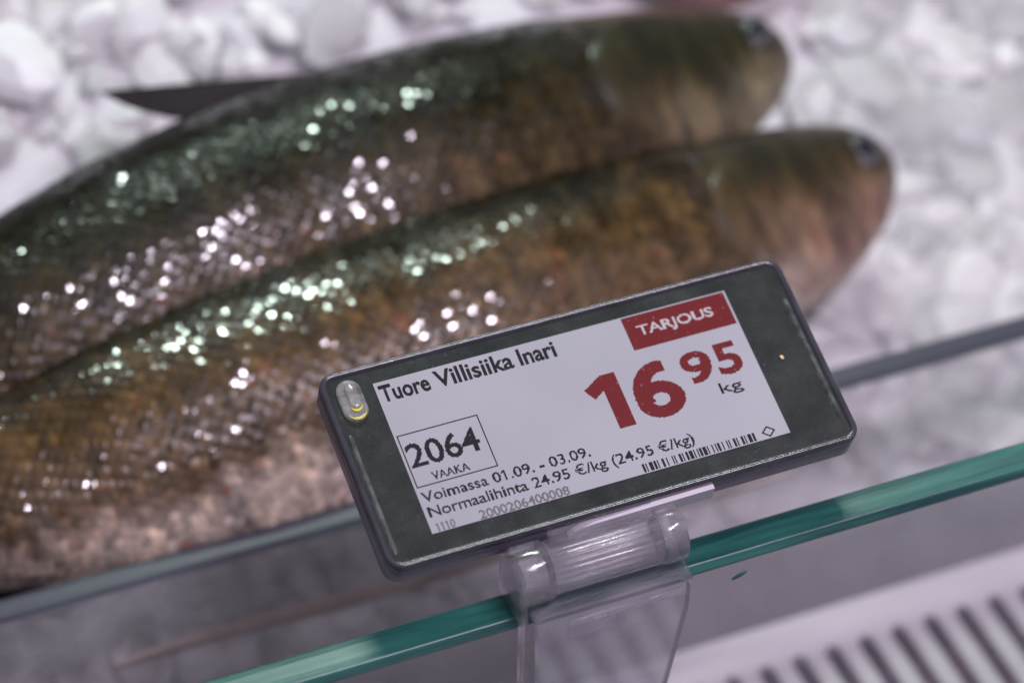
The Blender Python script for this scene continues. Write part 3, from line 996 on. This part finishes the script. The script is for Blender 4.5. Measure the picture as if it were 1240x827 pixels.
# ------------------------------------------------------------------ ice
def ice_material():
    m, nt, out = new_mat('crushed_ice')
    p = principled(nt, out, (.88, .88, .91), .28, 0, .4)
    n = noise_tex(nt, 40, 3, .5)
    r = ramp(nt, n.outputs['Fac'], [(.3, (.79, .795, .82)), (.7, (.90, .895, .915))])
    L(nt, r.outputs[0], p.inputs['Base Color'])
    g = N(nt, 'ShaderNodeNewGeometry')
    gr_ = ramp(nt, g.outputs['Random Per Island'], [(0, (.74, .74, .76)), (.4, (.94, .94, .94)), (1, (1, 1, 1))])
    mm = N(nt, 'ShaderNodeMix', data_type='RGBA', blend_type='MULTIPLY'); mm.inputs['Factor'].default_value = 1
    L(nt, r.outputs[0], mm.inputs['A']); L(nt, gr_.outputs[0], mm.inputs['B']); L(nt, mm.outputs['Result'], p.inputs['Base Color'])
    mu = N(nt, 'ShaderNodeMath', operation='MULTIPLY'); L(nt, g.outputs['Random Per Island'], mu.inputs[0]); mu.inputs[1].default_value = 53.7
    fr_ = N(nt, 'ShaderNodeMath', operation='FRACT'); L(nt, mu.outputs[0], fr_.inputs[0])
    rr = ramp(nt, fr_.outputs[0], [(.3, (.09,) * 3), (.7, (.34,) * 3)]); L(nt, rr.outputs[0], p.inputs['Roughness'])
    tw = ramp(nt, fr_.outputs[0], [(.2, (.30,) * 3), (.5, (.0,) * 3)]); L(nt, tw.outputs[0], p.inputs['Transmission Weight'])
    p.inputs['IOR'].default_value = 1.31
    p.inputs['Subsurface Weight'].default_value = .35
    p.inputs['Subsurface Radius'].default_value = (.006, .007, .008)
    p.inputs['Subsurface Scale'].default_value = 1.0
    n2 = noise_tex(nt, 420, 3, .6)
    b = N(nt, 'ShaderNodeBump'); b.inputs['Strength'].default_value = .25; b.inputs['Distance'].default_value = .001
    L(nt, n2.outputs['Fac'], b.inputs['Height']); L(nt, b.outputs[0], p.inputs['Normal'])
    return m
M_ICE = ice_material()

BU = Vector((0, .866, .5))          # up the slope
P0 = Vector((0, 57, -118))
def bed_point(x, t, h):
    return Vector((x, P0.y, P0.z)) + BU * t + NB * h
INV = [mt.inverted() for _, mt, _ in FISH]
def under_fish(p, margin):
    """how deep a point lies inside a fish's outline (seen down its flank); 0 when outside"""
    w = W(*p)
    for inv in INV:
        q = inv @ w * 1000
        s = -q.x / SL
        if -.01 < s < 1.0:
            d = np.interp(s, PROF[:, 0], PROF[:, 1]) + 4; v = np.interp(s, PROF[:, 0], PROF[:, 2])
            if -v - margin < q.y < d + margin + 7: return True
    return False
# bed: sloping sheet, front wall down to the floor
vs, fs = [], []
nx, nt_ = 200, 96
for i in range(nx + 1):
    x = -250 + 560 * i / nx
    for j in range(nt_ + 1):
        t = -6 + (j - 6) * 3.6 if j >= 6 else 0
        if j < 6:
            zz = 12.2 - Z0 + (P0.z - 12.2 + Z0) * (j / 6)
            vs.append((x, 57.2 + 1.2 * noise.noise((x * .06, zz * .06, 3)) + 1.2, zz + Z0))
        else:
            t = (j - 6) * 3.6
            h = 3.5 * noise.noise((x * .035, t * .035, 0)) + 1.6 * noise.noise((x * .11, t * .11, 5)) - 1
            p = bed_point(x, t, h)
            if under_fish(p, 2): p = bed_point(x, t, -3)
            vs.append((p.x, p.y, p.z + Z0))
for i in range(nx):
    for j in range(nt_):
        a = i * (nt_ + 1) + j
        fs.append((a, a + nt_ + 1, a + nt_ + 2, a + 1))
# lumps
bm = bmesh.new(); bmesh.ops.create_icosphere(bm, subdivisions=2, radius=1)
base_v = np.array([v.co[:] for v in bm.verts]); base_f = np.array([[v.index for v in f.verts] for f in bm.faces]); bm.free()
variants = []
for k in range(14):
    v = base_v.copy()
    for q in range(9):                       # chip facets off a ball
        d = nrg.normal(size=3); d /= np.linalg.norm(d)
        lim = nrg.uniform(.42, .8)
        e = v @ d
        v = v - np.outer(np.clip(e - lim, 0, None), d)
    v *= nrg.uniform(.65, 1.45, 3)
    variants.append(v)
def rand_rot():
    q = nrg.normal(size=4); q /= np.linalg.norm(q)
    a, b, c, d = q
    return np.array([[1 - 2 * (c * c + d * d), 2 * (b * c - a * d), 2 * (b * d + a * c)], [2 * (b * c + a * d), 1 - 2 * (b * b + d * d), 2 * (c * d - a * b)], [2 * (b * d - a * c), 2 * (c * d + a * b), 1 - 2 * (b * b + c * c)]])
V = [np.array(vs)]; F = [list(f) for f in fs]
off = len(vs)
LV, LF, SM = [], [], []
for k in range(3600):
    x = nrg.uniform(-240, 300); t = nrg.uniform(0, 310)
    big = x > 60
    r = nrg.uniform(4, 12) if big else nrg.uniform(3.5, 10)
    h = (nrg.uniform(-.22, -.02) if big else nrg.uniform(-.5, .25)) * r + 1.0
    p = bed_point(x, t, h)
    if t < 8: r = min(r, 5)
    if p.y - r < 57.0: continue
    if under_fish(p, r * .7):
        continue
    v = variants[k % 14] @ rand_rot().T * r
    nbv = np.array(NB[:])
    v = v - np.outer(v @ nbv, nbv) * (.78 if big else .40)
    v = v + np.array([p.x, p.y, p.z + Z0])
    LF.append(base_f + off); LV.append(v); off += len(v); SM.append(False)
me = bpy.data.meshes.new('crushed_ice')
allv = np.concatenate(V + LV) * MM
faces = F + [list(map(int, f)) for f in np.concatenate(LF)]
me.from_pydata(allv.tolist(), [], faces)
me.materials.append(M_ICE)
me.polygons.foreach_set('use_smooth', [True] * len(F) + [b for b in SM for _ in range(len(base_f))])
o = bpy.data.objects.new('crushed_ice', me); COL.objects.link(o)
tag(o, 'bed of white crushed ice sloping up behind the riser', 'ice', kind='stuff')

# ------------------------------------------------------------------ pink fillet beyond the fish
def flesh_material():
    m, nt, out = new_mat('pink_fish_flesh')
    p = principled(nt, out, (.55, .20, .17), .3, 0, .5)
    n = noise_tex(nt, 90, 2, .5, stretch=(3, .6, 1))
    r = ramp(nt, n.outputs['Fac'], [(.4, (.55, .19, .17)), (.62, (.66, .32, .29))])
    L(nt, r.outputs[0], p.inputs['Base Color'])
    p.inputs['Subsurface Weight'].default_value = .15
    p.inputs['Subsurface Radius'].default_value = (.006, .002, .002)
    return m
c0 = bed_point(130, 128, 6)
rings = []
for i in range(25):
    t = i / 24
    wv = 26 * (math.sin(math.pi * (.06 + .88 * t)) ** .6)
    hv = 8 * (math.sin(math.pi * (.04 + .92 * t)) ** .5)
    ring = []
    for k in range(24):
        a = 2 * math.pi * k / 24
        q = c0 + Vector((-48 + 60 * t, 0, 0)) + BU * (wv * math.copysign(abs(math.cos(a)) ** .8, math.cos(a)) + 20) + NB * (hv * math.copysign(abs(math.sin(a)) ** .7, math.sin(a)))
        ring.append((q.x, q.y, q.z + Z0))
    rings.append(ring)
v, f = loft(rings)
o = mesh_obj('fish_fillet', v, f, flesh_material(), None, True)
tag(o, 'pink fish fillet lying on the ice beyond the dark fish', 'fillet')
